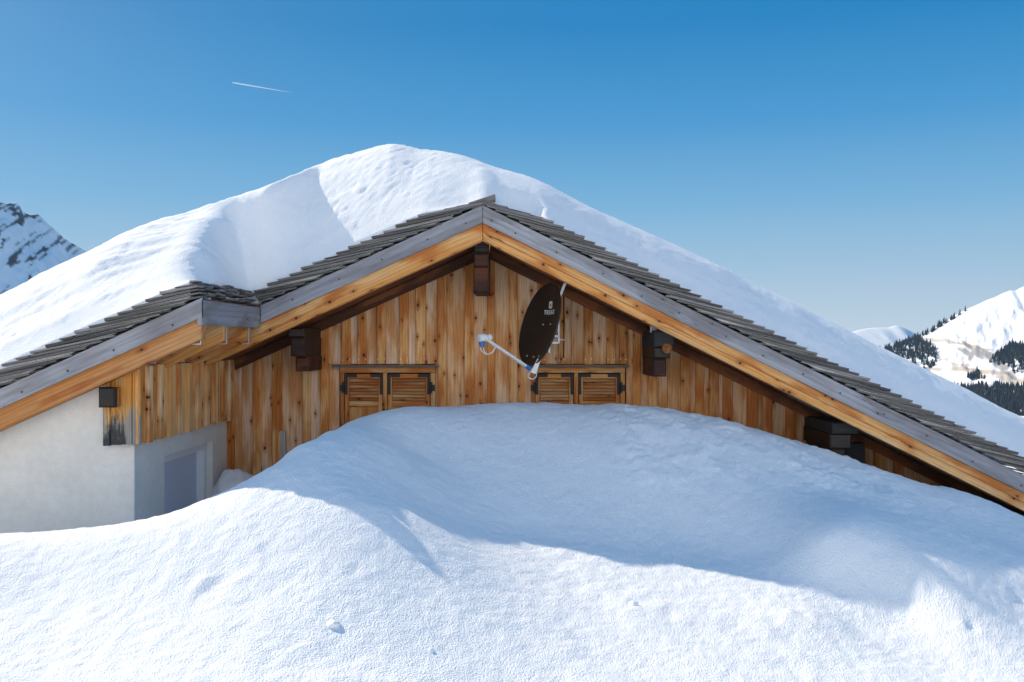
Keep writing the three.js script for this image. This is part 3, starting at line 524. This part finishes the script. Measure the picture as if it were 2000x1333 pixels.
{
  const zFine = []; for (let Z = ZM + 0.03; Z < 10.9; Z += 0.03) zFine.push(Z); for (let Z = 10.9, s = 0.05; Z < 18.6; Z += s, s *= 1.12) zFine.push(Z);
  const zWing = []; for (let Z = ZW + 0.03; Z < ZM + 0.02; Z += 0.028) zWing.push(Z);
  const xR = []; for (let x = XE; x < 6.0; x += 0.028) xR.push(x); for (let x = 6.0; x <= 7.3; x += 0.2) xR.push(x);
  const xL = []; for (let x = -7.1; x < -4.9; x += 0.15) xL.push(x); for (let x = -4.9; x < -2.9; x += 0.028) xL.push(x); for (let x = -2.9; x < XE - 0.004; x += 0.014) xL.push(x); xL.push(XE);
  const sheet = (xs, zs, skirtRight) => {
    const rows = zs.length + 1, cols = xs.length + (skirtRight ? 1 : 0);
    return gridMesh(cols, rows, (i, j) => {
      const x = xs[Math.min(i, xs.length - 1)], Z = zs[Math.max(0, j - 1)];
      let y = roofSnow(x, zs[Math.max(0, j - 1)])[0];
      if (j === 0) y = ROOF(x) + 0.03;                       // bottom of the cut edge
      if (skirtRight && i === xs.length && zs[Math.max(0, j - 1)] < ZM + 0.03) y = ROOF(x) + 0.03;
      return [x, y, -Z, x, y * 0.8 + Z];
    });
  };
  const sculpt = g => {
    const p = g.attributes.position, e = 0.012, n = new THREE.Vector3();
    for (let i = 0; i < p.count; i++) {
      const x = p.getX(i), y = p.getY(i), Z = -p.getZ(i), [y0, t, r] = roofSnow(x, Z); if (Math.abs(y - y0) > 0.001) continue;
      n.set(-(roofSnow(x + e, Z)[0] - roofSnow(x - e, Z)[0]), 2 * e, roofSnow(x, Z + e)[0] - roofSnow(x, Z - e)[0]); n.z = roofSnow(x, Z + e)[0] - roofSnow(x, Z - e)[0]; n.normalize();
      const d = roofRelief(x, y, Z, t, r); p.setXYZ(i, x + n.x * d, y + n.y * d, -Z + n.z * d);
    }
    g.computeVertexNormals(); return g;
  };
  const a = sheet(xL, [...zWing, ...zFine], true), b = sheet(xR, zFine, false);
  top(shade(new THREE.Mesh(mergeGeometries([sculpt(a), sculpt(b)]), M.roofSnow)), 'roof_snow', 'thick wind-carved blanket of snow on the chalet roof', 'snow', null, 'stuff');
}
// ------------------------------------------------------------------ mountains
function ridgeTable(tab) { return px => linTable(tab, px); }
function mountain(name, { px0, px1, n, rows, sil, Zof, dir, L, slope, rough, colour, label, fine = [px0 + (px1 - px0) * 0.2, px0 + (px1 - px0) * 0.85] }) {
  // crest measured in the photo; the face falls from it along `dir` (x, towards the camera), the far side drops behind
  const P3 = (i, j) => {
    const u = i / (n - 1), px = u < 0.2 ? mix(px0, fine[0], u / 0.2) : u > 0.85 ? mix(fine[1], px1, (u - 0.85) / 0.15) : mix(fine[0], fine[1], (u - 0.2) / 0.65), c = (px - 1000) * KF, Z = Zof(c), X = c * Z, Y = (666.5 - sil(px)) * Z * KF;
    const s = j / (rows - 1) * (1 + 0.14) - 0.14;                // s < 0: the far side
    const d = s * L, r = rough(X, d, px, Y);
    return [X + dir[0] * d, s < 0 ? Y + d * 0.8 : Y - slope(s, px) + r * sstep(0, 0.02, s), -(Z - dir[1] * d)];
  };
  const g = gridMesh(n, rows, (i, j) => [...P3(i, j), i * 0.2, j * 0.2]);
  const col = new Float32Array(n * rows * 3), p = g.attributes.position, nm = g.attributes.normal, c = [0, 0, 0];
  for (let k = 0; k < n * rows; k++) { colour(p.getX(k), p.getY(k), p.getZ(k), nm.getY(k), (k % n) / (n - 1), Math.floor(k / n) / (rows - 1), c); col.set(c, k * 3); }
  g.setAttribute('color', new THREE.BufferAttribute(col, 3));
  top(shade(new THREE.Mesh(g, new THREE.MeshStandardMaterial({ vertexColors: true, roughness: 0.9 }))), name, label, 'mountain', null, 'structure');
  return P3;
}
const SNOWC = [0.90, 0.90, 0.91], ROCK = [0.075, 0.07, 0.068], TAN = [0.34, 0.26, 0.18];
const ridged = (x, y, o, s) => { let a = 1, r = 0; for (let k = 0; k < o; k++) { r += a * (0.5 - Math.abs(gn(x, y, s + k))); x *= 2.1; y *= 2.1; a *= 0.5; } return r; };
mountain('mountain', {
  label: 'rocky snow-covered peak in shade behind the left of the roof', px0: -2600, px1: 700, fine: [-160, 440], n: 420, rows: 240,
  sil: ridgeTable([[-2600, 760], [-2000, 640], [-1400, 470], [-800, 330], [-500, 310], [-300, 340], [-120, 372], [-60, 398], [-20, 392], [0, 395], [14, 397], [30, 395], [38, 402], [42, 411], [58, 420], [66, 419], [74, 418], [84, 428], [98, 441], [112, 453], [124, 464], [138, 473], [152, 481], [170, 491], [200, 512], [300, 560], [420, 620], [520, 660], [700, 720]]),
  Zof: c => 3750 / (1 - c), dir: [0.707, 0.707], L: 620, slope: s => s * 620 * 1.15,
  rough: (X, d) => 16 * fbm(X * 0.012, d * 0.007, 4, 201) + 20 * (ridged(X * 0.010 + d * 0.006, d * 0.004, 4, 205) - 0.6) + 4 * gn(X * 0.08, d * 0.06, 209),
  colour: (x, y, z, ny, u, v, c) => { const m = sstep(0.20, 0.30, 0.36 * fbm(x * 0.014 + 3, (y + z * 0.3) * 0.014, 2, 211) + 0.60 * fbm(x * 0.06, y * 0.07 + z * 0.03, 3, 215) + 0.105); for (let k = 0; k < 3; k++) c[k] = mix(SNOWC[k], ROCK[k] * (1 + 0.6 * gn(x * 0.1, y * 0.1, 219)), m); },
});
const bigRidge = mountain('mountain', {
  label: 'sunlit snowy mountain with dark spruce forest behind the right of the roof', px0: 1500, px1: 4200, fine: [1640, 2120], n: 460, rows: 260,
  sil: ridgeTable([[1500, 765], [1560, 742], [1700, 694], [1740, 678], [1762, 670], [1780, 663], [1800, 655], [1820, 645], [1840, 632], [1860, 620], [1880, 608], [1895, 601], [1905, 597], [1930, 585], [1945, 580], [1960, 572], [1975, 567], [1984, 568], [1992, 563], [2010, 556], [2060, 530], [2150, 500], [2400, 450], [2700, 470], [3200, 560], [3800, 690], [4200, 760]]),
  Zof: c => 4079 / (1 + 0.58 * c), dir: [-0.30, 0.954], L: 1500, slope: s => 620 * (0.62 * s + 0.38 * s * (1 - s)) ,
  rough: (X, d) => sstep(0, 200, d) * (16 * fbm(X * 0.006, d * 0.003, 4, 231) + 24 * (ridged(X * 0.018 + d * 0.004, d * 0.0035, 4, 235) - 0.6) + 2.2 * gn(X * 0.07, d * 0.04, 239)) + 5 * (ridged(X * 0.03, d * 0.004, 2, 240) - 0.4) * sstep(0, 60, d),
  colour: (x, y, z, ny, u, v, c) => { const f = fbm(x * 0.012, y * 0.02 + z * 0.006, 4, 241), lowz = sstep(60, -20, y) * sstep(-190, -90, y), m = sstep(0.30, 0.46, f + 0.16 * lowz - 0.15), t = sstep(0.16, 0.36, fbm(x * 0.02 + 7, y * 0.03, 3, 245) + 0.14 * lowz - 0.20) * lowz; for (let k = 0; k < 3; k++) c[k] = mix(mix(SNOWC[k], TAN[k] * 1.3, t * 0.75), [0.16, 0.14, 0.13][k], m * 0.75); },
});
mountain('mountain', {
  label: 'distant low white mountain on the right horizon', px0: 1400, px1: 2100, n: 160, rows: 90,
  sil: ridgeTable([[1400, 720], [1640, 656], [1672, 646], [1690, 642], [1712, 640], [1735, 640], [1744, 637], [1752, 635.5], [1766, 640], [1780, 647], [1800, 653], [1850, 662], [1950, 690], [2100, 720]]),
  Zof: c => 7600, dir: [0, 1], L: 2400, slope: s => 1000 * s,
  rough: (X, d) => sstep(0, 200, d) * (60 * fbm(X * 0.0016, d * 0.0012, 4, 251) + 40 * (ridged(X * 0.003, d * 0.002, 3, 255) - 0.6)),
  colour: (x, y, z, ny, u, v, c) => { for (let k = 0; k < 3; k++) c[k] = SNOWC[k]; },
});
{ // spruces on the mountain, one forest
  const g = mergeGeometries([new THREE.ConeGeometry(0.17, 0.62, 7).translate(0, 0.37, 0), new THREE.ConeGeometry(0.125, 0.5, 7).translate(0, 0.62, 0), new THREE.ConeGeometry(0.075, 0.34, 6).translate(0, 0.83, 0), new THREE.CylinderGeometry(0.02, 0.025, 0.12, 5).translate(0, 0.05, 0)]);
  const r = rng(77), spots = [];
  for (let k = 0; k < 120000 && spots.length < 9000; k++) {
    const i = r() * 459, j = 32 + r() * 205, [x, y, z] = bigRidge(i, j), px = 1000 - x / z / KF, py = 666.5 + y / z / KF;
    if (px < 1640 || px > 2080 || py > 850) continue;
    const clump = fbm(x * 0.012 + 5, y * 0.02 + z * 0.004, 3, 261) + 0.5 * gn(x * 0.05, y * 0.07, 265);
    const crest = linTable([[1560, 742], [1700, 694], [1740, 678], [1780, 663], [1820, 645], [1860, 620], [1905, 597], [1980, 567]], px);
    let dens = -1;
    if (py - crest < 6 && px < 1895) dens = px < 1800 ? 0.9 : px < 1865 ? 0.65 : 0.1;                                  // along the ridge
    else if (px < 1830 && py - crest < 75) dens = 0.25 + clump * 1.6 - (px - 1730) / 400;                               // the wooded shoulder
    else if (py > 757 + 6 * gn(px * 0.05, 1, 271)) dens = 1.0 + clump;                                                   // closed forest at the foot
    else if (py > 742) dens = px > 1965 ? clump - 0.1 : -0.3;                                                            // the clearing
    else if (px > 1880 && py > 672 && py > 745 - (px - 1880) * 0.75) dens = 0.30 + clump * 1.7 - (745 - py) / 230;
    if (r() < dens) spots.push([x, y, z, 11 + 12 * r(), r() * 6.28]);
  }
  const m = new THREE.InstancedMesh(g, new THREE.MeshStandardMaterial({ color: 0xffffff, roughness: 0.95 }), spots.length), mat = new THREE.Matrix4(), q = new THREE.Quaternion(), col = new THREE.Color();
  spots.forEach(([x, y, z, h, a], k) => { mat.compose(new THREE.Vector3(x, y - 0.5, z), q.setFromAxisAngle(new THREE.Vector3(0, 1, 0), a), new THREE.Vector3(h * 1.05, h, h * 1.05)); m.setMatrixAt(k, mat); const s = 0.7 + 0.6 * r(); m.setColorAt(k, col.setRGB(0.026 * s, 0.036 * s, 0.034 * s)); });
  top(shade(m), 'spruce_forest', 'dark spruce forest scattered over the far snowy mountainside', 'forest', null, 'stuff');
}
{ // vapour trail
  const Z = 9000, a = new THREE.Vector3(px2x(453, Z), py2y(161, Z), -Z), b = new THREE.Vector3(px2x(572, Z), py2y(181.5, Z), -Z);
  const len = a.distanceTo(b), g = new THREE.LatheGeometry([[0.01, 0], [5.5, 8], [6.2, 60], [5.6, 180], [4, 320], [2.4, 430], [1.2, 510], [0.01, len]].map(p => new THREE.Vector2(...p)), 12);
  g.applyQuaternion(new THREE.Quaternion().setFromUnitVectors(new THREE.Vector3(0, 1, 0), b.clone().sub(a).normalize())); g.translate(a.x, a.y, a.z);
  top(new THREE.Mesh(g, new THREE.MeshStandardMaterial({ color: 0xffffff, roughness: 1, transparent: true, opacity: 0.75 })), 'contrail_cloud', 'thin white vapour trail high in the blue sky', 'contrail');
}

// ------------------------------------------------------------------ satellite dish on the gable wall
{
  const dish = new THREE.Group();
  const Z0 = 9.35, C = new THREE.Vector3(px2x(1053, Z0), py2y(634, Z0), -Z0);
  top(dish, 'satellite_dish', 'dark brown satellite dish on the wall between the two windows', 'satellite dish');
  dish.position.set(C.x, C.y - 0.4, -9.95);
  const O = dish.position, loc = v => [v[0] - O.x, v[1] - O.y, v[2] - O.z], W = (px, py, Z) => loc([px2x(px, Z), py2y(py, Z), -Z]);
  const n = new THREE.Vector3(-0.87, 0.27, 0.41).normalize(), yd = new THREE.Vector3(0, 1, 0).addScaledVector(n, -n.y).normalize(), xd = new THREE.Vector3().crossVectors(yd, n);
  const basis = new THREE.Matrix4().makeBasis(xd, yd, n).setPosition(C.x - O.x, C.y - O.y, C.z - O.z);
  const A = 0.375, B = 0.405, DP = 0.075, surf = (x, y) => -DP * (1 - (x / A) ** 2 - (y / B) ** 2);
  const prof = []; for (let k = 0; k <= 24; k++) prof.push([k / 24, -DP * (1 - (k / 24) ** 2)]); prof.push([1.006, 0.004], [1.018, 0.003], [1.022, -0.006], [1.014, -0.012]); for (let k = 24; k >= 0; k--) prof.push([k / 24 * 0.995, -DP * (1 - (k / 24) ** 2) - 0.006]);
  const shell = new THREE.LatheGeometry(prof.map(p => new THREE.Vector2(Math.max(p[0], 0.0001), p[1])), 72).rotateX(Math.PI / 2).scale(A, B, 1);
  shell.computeVertexNormals();
  const refl = part('reflector', shell.applyMatrix4(basis), M.brownPaint, dish); refl.userData.label = 'dark brown reflector with a white printed maker name';
  const onto = g => { const p = g.attributes.position; for (let i = 0; i < p.count; i++) p.setZ(i, p.getZ(i) + surf(p.getX(i), p.getY(i)) + 0.0012); g.computeVertexNormals(); return g.applyMatrix4(basis); };
  const font = await new FontLoader().loadAsync('fonts/droid/droid_sans_bold.typeface.json');
  const txt = new TextGeometry('TRIAX', { font, size: 0.044, depth: 0.0008, curveSegments: 3 }); txt.computeBoundingBox();
  const tb = txt.boundingBox; txt.translate(-(tb.min.x + tb.max.x) / 2, 0, 0).scale(0.225 / (tb.max.x - tb.min.x), 1, 1).translate(0.03, 0.118, 0);
  part('lettering', onto(txt), M.print, refl);
  const rr2 = (s, w, h, r, rev) => { const p = s; p.moveTo(-w + r, -h); p.lineTo(w - r, -h); p.quadraticCurveTo(w, -h, w, -h + r); p.lineTo(w, h - r); p.quadraticCurveTo(w, h, w - r, h); p.lineTo(-w + r, h); p.quadraticCurveTo(-w, h, -w, h - r); p.lineTo(-w, -h + r); p.quadraticCurveTo(-w, -h, -w + r, -h); return p; };
  const sh = rr2(new THREE.Shape(), 0.036, 0.034, 0.016), h1 = rr2(new THREE.Path(), 0.007, 0.013, 0.004), logo = new THREE.ExtrudeGeometry(sh, { depth: 0.0008, bevelEnabled: false, curveSegments: 5 });
  part('emblem', onto(logo.translate(0.035, 0.21, 0)), M.print, refl);
  for (const [a, y0, y1] of [[0.006, -0.012, 0.014]]) { const q = new THREE.ExtrudeGeometry(rr2(new THREE.Shape(), 0.010, 0.014, 0.005), { depth: 0.0008, bevelEnabled: false, curveSegments: 4 }); part('emblem', onto(q.translate(0.037, 0.207, 0.0008)), M.brownPaint, refl); }
  for (const [bx, by] of [[-0.06, 0.02], [0.10, 0.02], [-0.13, -0.31], [0.0, -0.315], [0.12, -0.31]]) part('bolt', onto(new THREE.CylinderGeometry(0.007, 0.008, 0.006, 10).rotateX(Math.PI / 2).translate(bx, by, 0.002)), M.steel, refl);
  // feed arm, low noise head and their cables
  const foot = W(1043, 726, 9.22), head = W(946, 661, 8.98), fv = new THREE.Vector3(...foot), hv = new THREE.Vector3(...head), dirA = hv.clone().sub(fv), lenA = dirA.length(); dirA.normalize();
  const along = (t, dx = 0, dy = 0, dz = 0) => { const v = fv.clone().lerp(hv, t); return [v.x + dx, v.y + dy, v.z + dz]; };
  const qA = new THREE.Quaternion().setFromUnitVectors(new THREE.Vector3(0, 0, 1), dirA);
  const armG = slab(rect(-0.011, 0.011, -0.011, 0.011), 0, -lenA, { bevel: 0.002 }).applyQuaternion(qA).translate(...foot);
  part('feed_arm', armG, M.whitePlastic, dish);
  const cuff = slab(rect(-0.014, 0.014, -0.015, 0.015), -0.045, -0.10, { bevel: 0.002 }).applyQuaternion(qA).translate(...foot);
  part('arm_cuff', cuff, M.bluePlastic, dish);
  part('arm_bracket', mergeGeometries([slab([W(1036, 728, 9.2), W(1047, 731, 9.2), W(1056, 704, 9.2), W(1050, 700, 9.2)].map(p => [p[0], p[1]]), -W(0, 0, 9.24)[2], -W(0, 0, 9.18)[2], { bevel: 0.003 })]), M.whitePlastic, dish);
  const headC = new THREE.Vector3(...W(943, 660, 8.97)), toDish = new THREE.Vector3(0.75, 0.05, -0.5).normalize(), qH = new THREE.Quaternion().setFromUnitVectors(new THREE.Vector3(0, 1, 0), toDish);
  const lat = (pts, q, c) => new THREE.LatheGeometry(pts.map(p => new THREE.Vector2(...p)), 24).applyQuaternion(q).translate(c.x, c.y, c.z);
  const lnb = part('converter_head', mergeGeometries([lat([[0.001, -0.045], [0.03, -0.045], [0.037, -0.038], [0.037, 0.02], [0.03, 0.026], [0.024, 0.03], [0.024, 0.05], [0.001, 0.05]], qH, headC), lat([[0.001, 0.05], [0.024, 0.05], [0.031, 0.055], [0.031, 0.082], [0.026, 0.09], [0.001, 0.091]], qH, headC)]), M.whitePlastic, dish);
  part('cable_cap', mergeGeometries([new THREE.CylinderGeometry(0.026, 0.032, 0.035, 18).translate(headC.x - 0.008, headC.y - 0.05, headC.z), new THREE.CylinderGeometry(0.008, 0.008, 0.03, 10).translate(headC.x - 0.022, headC.y - 0.075, headC.z), new THREE.CylinderGeometry(0.008, 0.008, 0.03, 10).translate(headC.x + 0.004, headC.y - 0.075, headC.z)]), M.bluePlastic, lnb);
  for (const s of [-0.022, 0.004]) part('cable', tube([[headC.x + s, headC.y - 0.075, headC.z], [headC.x + s + 0.004, headC.y - 0.11, headC.z + 0.005], [headC.x + s * 0.4 + 0.035, headC.y - 0.15, headC.z], [headC.x + 0.085, headC.y - 0.135 + s * 0.2, headC.z - 0.03], along(0.78, 0, -0.014 + s * 0.2, 0)], 0.0042, 28, 8), M.whitePlastic, dish);
  part('cable', tube([along(0.06, 0, -0.012), W(1031, 736, 9.22), W(1040, 741, 9.22), W(1047, 736, 9.23), W(1048, 724, 9.26), W(1052, 712, 9.4)], 0.0048, 30, 8), M.whitePlastic, dish);
  // bracket behind the dish, wall mast and strut
  const box = (a, b, ya, yb, Zb, Zf, m, nm, bevel = 0.002) => part(nm, slab([W(a, yb, Zf), W(b, yb, Zf), W(b, ya, Zf), W(a, ya, Zf)].map(p => [p[0], p[1]]), -W(0, 0, Zb)[2], -W(0, 0, Zf)[2], { bevel }), m, dish);
  box(1070, 1092, 655, 659, 9.62, 9.5, M.steel, 'bracket'); box(1068, 1092, 668, 672, 9.62, 9.5, M.steel, 'bracket'); box(1066, 1078, 656, 671, 9.62, 9.6, M.steel, 'bracket');
  box(1090, 1093, 622, 672, 9.53, 9.5, M.steel, 'bracket'); box(1088, 1092, 622, 650, 9.6, 9.56, M.steel, 'bracket');
  part('bolt', tube([W(1078, 664, 9.52), W(1102, 664, 9.52)], 0.008, 2, 10), M.zinc, dish);
  part('mast', tube([W(1072, 590, 9.62), W(1072, 690, 9.62)], 0.024, 2, 18), M.zinc, dish);
  part('mast', mergeGeometries([tube([W(1072, 610, 9.62), W(1072, 610, 9.94)], 0.016, 2, 12), tube([W(1072, 682, 9.62), W(1072, 682, 9.94)], 0.016, 2, 12)]), M.zinc, dish);
  part('strut', slab([W(1087, 590, 9.3), W(1092, 590, 9.3), W(1107, 553, 9.3), W(1101, 553, 9.3)].map(p => [p[0], p[1]]), -W(0, 0, 9.306)[2], -W(0, 0, 9.30)[2], { bevel: 0.001 }), M.zinc, dish);
}
{ // lead-in cable down the boards
  const X = px2x(1101, 9.93); const m = new THREE.Mesh(tube([[X, py2y(570, 9.93), -9.93], [X + 0.002, py2y(640, 9.93), -9.93], [X - 0.002, py2y(700, 9.93), -9.93]], 0.006, 20, 8), M.iron);
  top(shade(m), 'wall_cable', 'thin dark cable running down the boards right of the dish', 'cable');
}
{ // weathered plank against the wall
  const w = 0.06, g = slab([[-w / 2, 0], [w / 2, 0], [w / 2 - 0.004, 0.62], [-w / 2 + 0.004, 0.635]], 0.024, 0, { bevel: 0.003 }), m = new THREE.Group();
  part('plank_face', g, wood(grey, [0.95, 0.92, 0.88]), m); part('plank_edge', slab([[-w / 2 - 0.026, 0], [-w / 2 - 0.001, 0], [-w / 2 + 0.003, 0.63], [-w / 2 - 0.02, 0.61]], 0.02, 0.004, { bevel: 0.002 }), M.board[2], m);
  m.position.set(px2x(553, 9.87), py2y(843, 9.87) - 0.63, -9.88); m.rotation.set(-0.06, 0, 0.03);
  top(m, 'plank', 'short weathered plank leaning on the boards at the edge of the snow bank', 'plank');
}
// ------------------------------------------------------------------ loose snow
function clod(px, py, w, h, label, seed, Zfix, category = 'snow lump') {
  let best = 1e9, Z = Zfix; if (!Zfix) for (let q = 4; q < 9.4; q += 0.01) { const e = Math.abs(groundHeight(px2x(px, q), q) + snowRelief(px2x(px, q), q) - py2y(py, q)); if (e < best) { best = e; Z = q; } }
  const g = new THREE.SphereGeometry(1, 40, 26), p = g.attributes.position, v = new THREE.Vector3();
  for (let i = 0; i < p.count; i++) { v.fromBufferAttribute(p, i); const k = 1 + 0.25 * gn(v.x * 1.6 + seed, v.y * 1.6 + v.z * 1.1, 301) + 0.10 * gn(v.x * 4 + seed, v.z * 4 + v.y * 3, 302); const spread = v.y < 0 ? 1.25 : 1.25 - 0.12 * v.y * v.y; p.setXYZ(i, v.x * k * spread * w / 2, v.y * k * h, v.z * k * spread * w / 2); }
  g.computeVertexNormals();
  const m = shade(new THREE.Mesh(g, M.lumpSnow)); m.position.set(px2x(px, Z), py2y(py, Z) , -Z);
  return top(m, 'snow_lump', label, category, category === 'snow lump' ? 'small lumps lying on the snow' : undefined);
}
clod(650, 1220, 0.056, 0.02, 'small pointed snow lump left of centre in the foreground, largest of the lumps', 1);
clod(842, 1271, 0.022, 0.011, 'tiny snow lump lowest in the foreground near the bottom edge', 2);
clod(1238, 1180, 0.042, 0.018, 'small snow lump on the low ledge right of centre', 3);
clod(460, 973, 0.42, 0.265, 'rounded heap of snow in the corner where the plaster wall meets the boards', 5, 9.6, 'snow heap');
renderer.render(scene, camera);
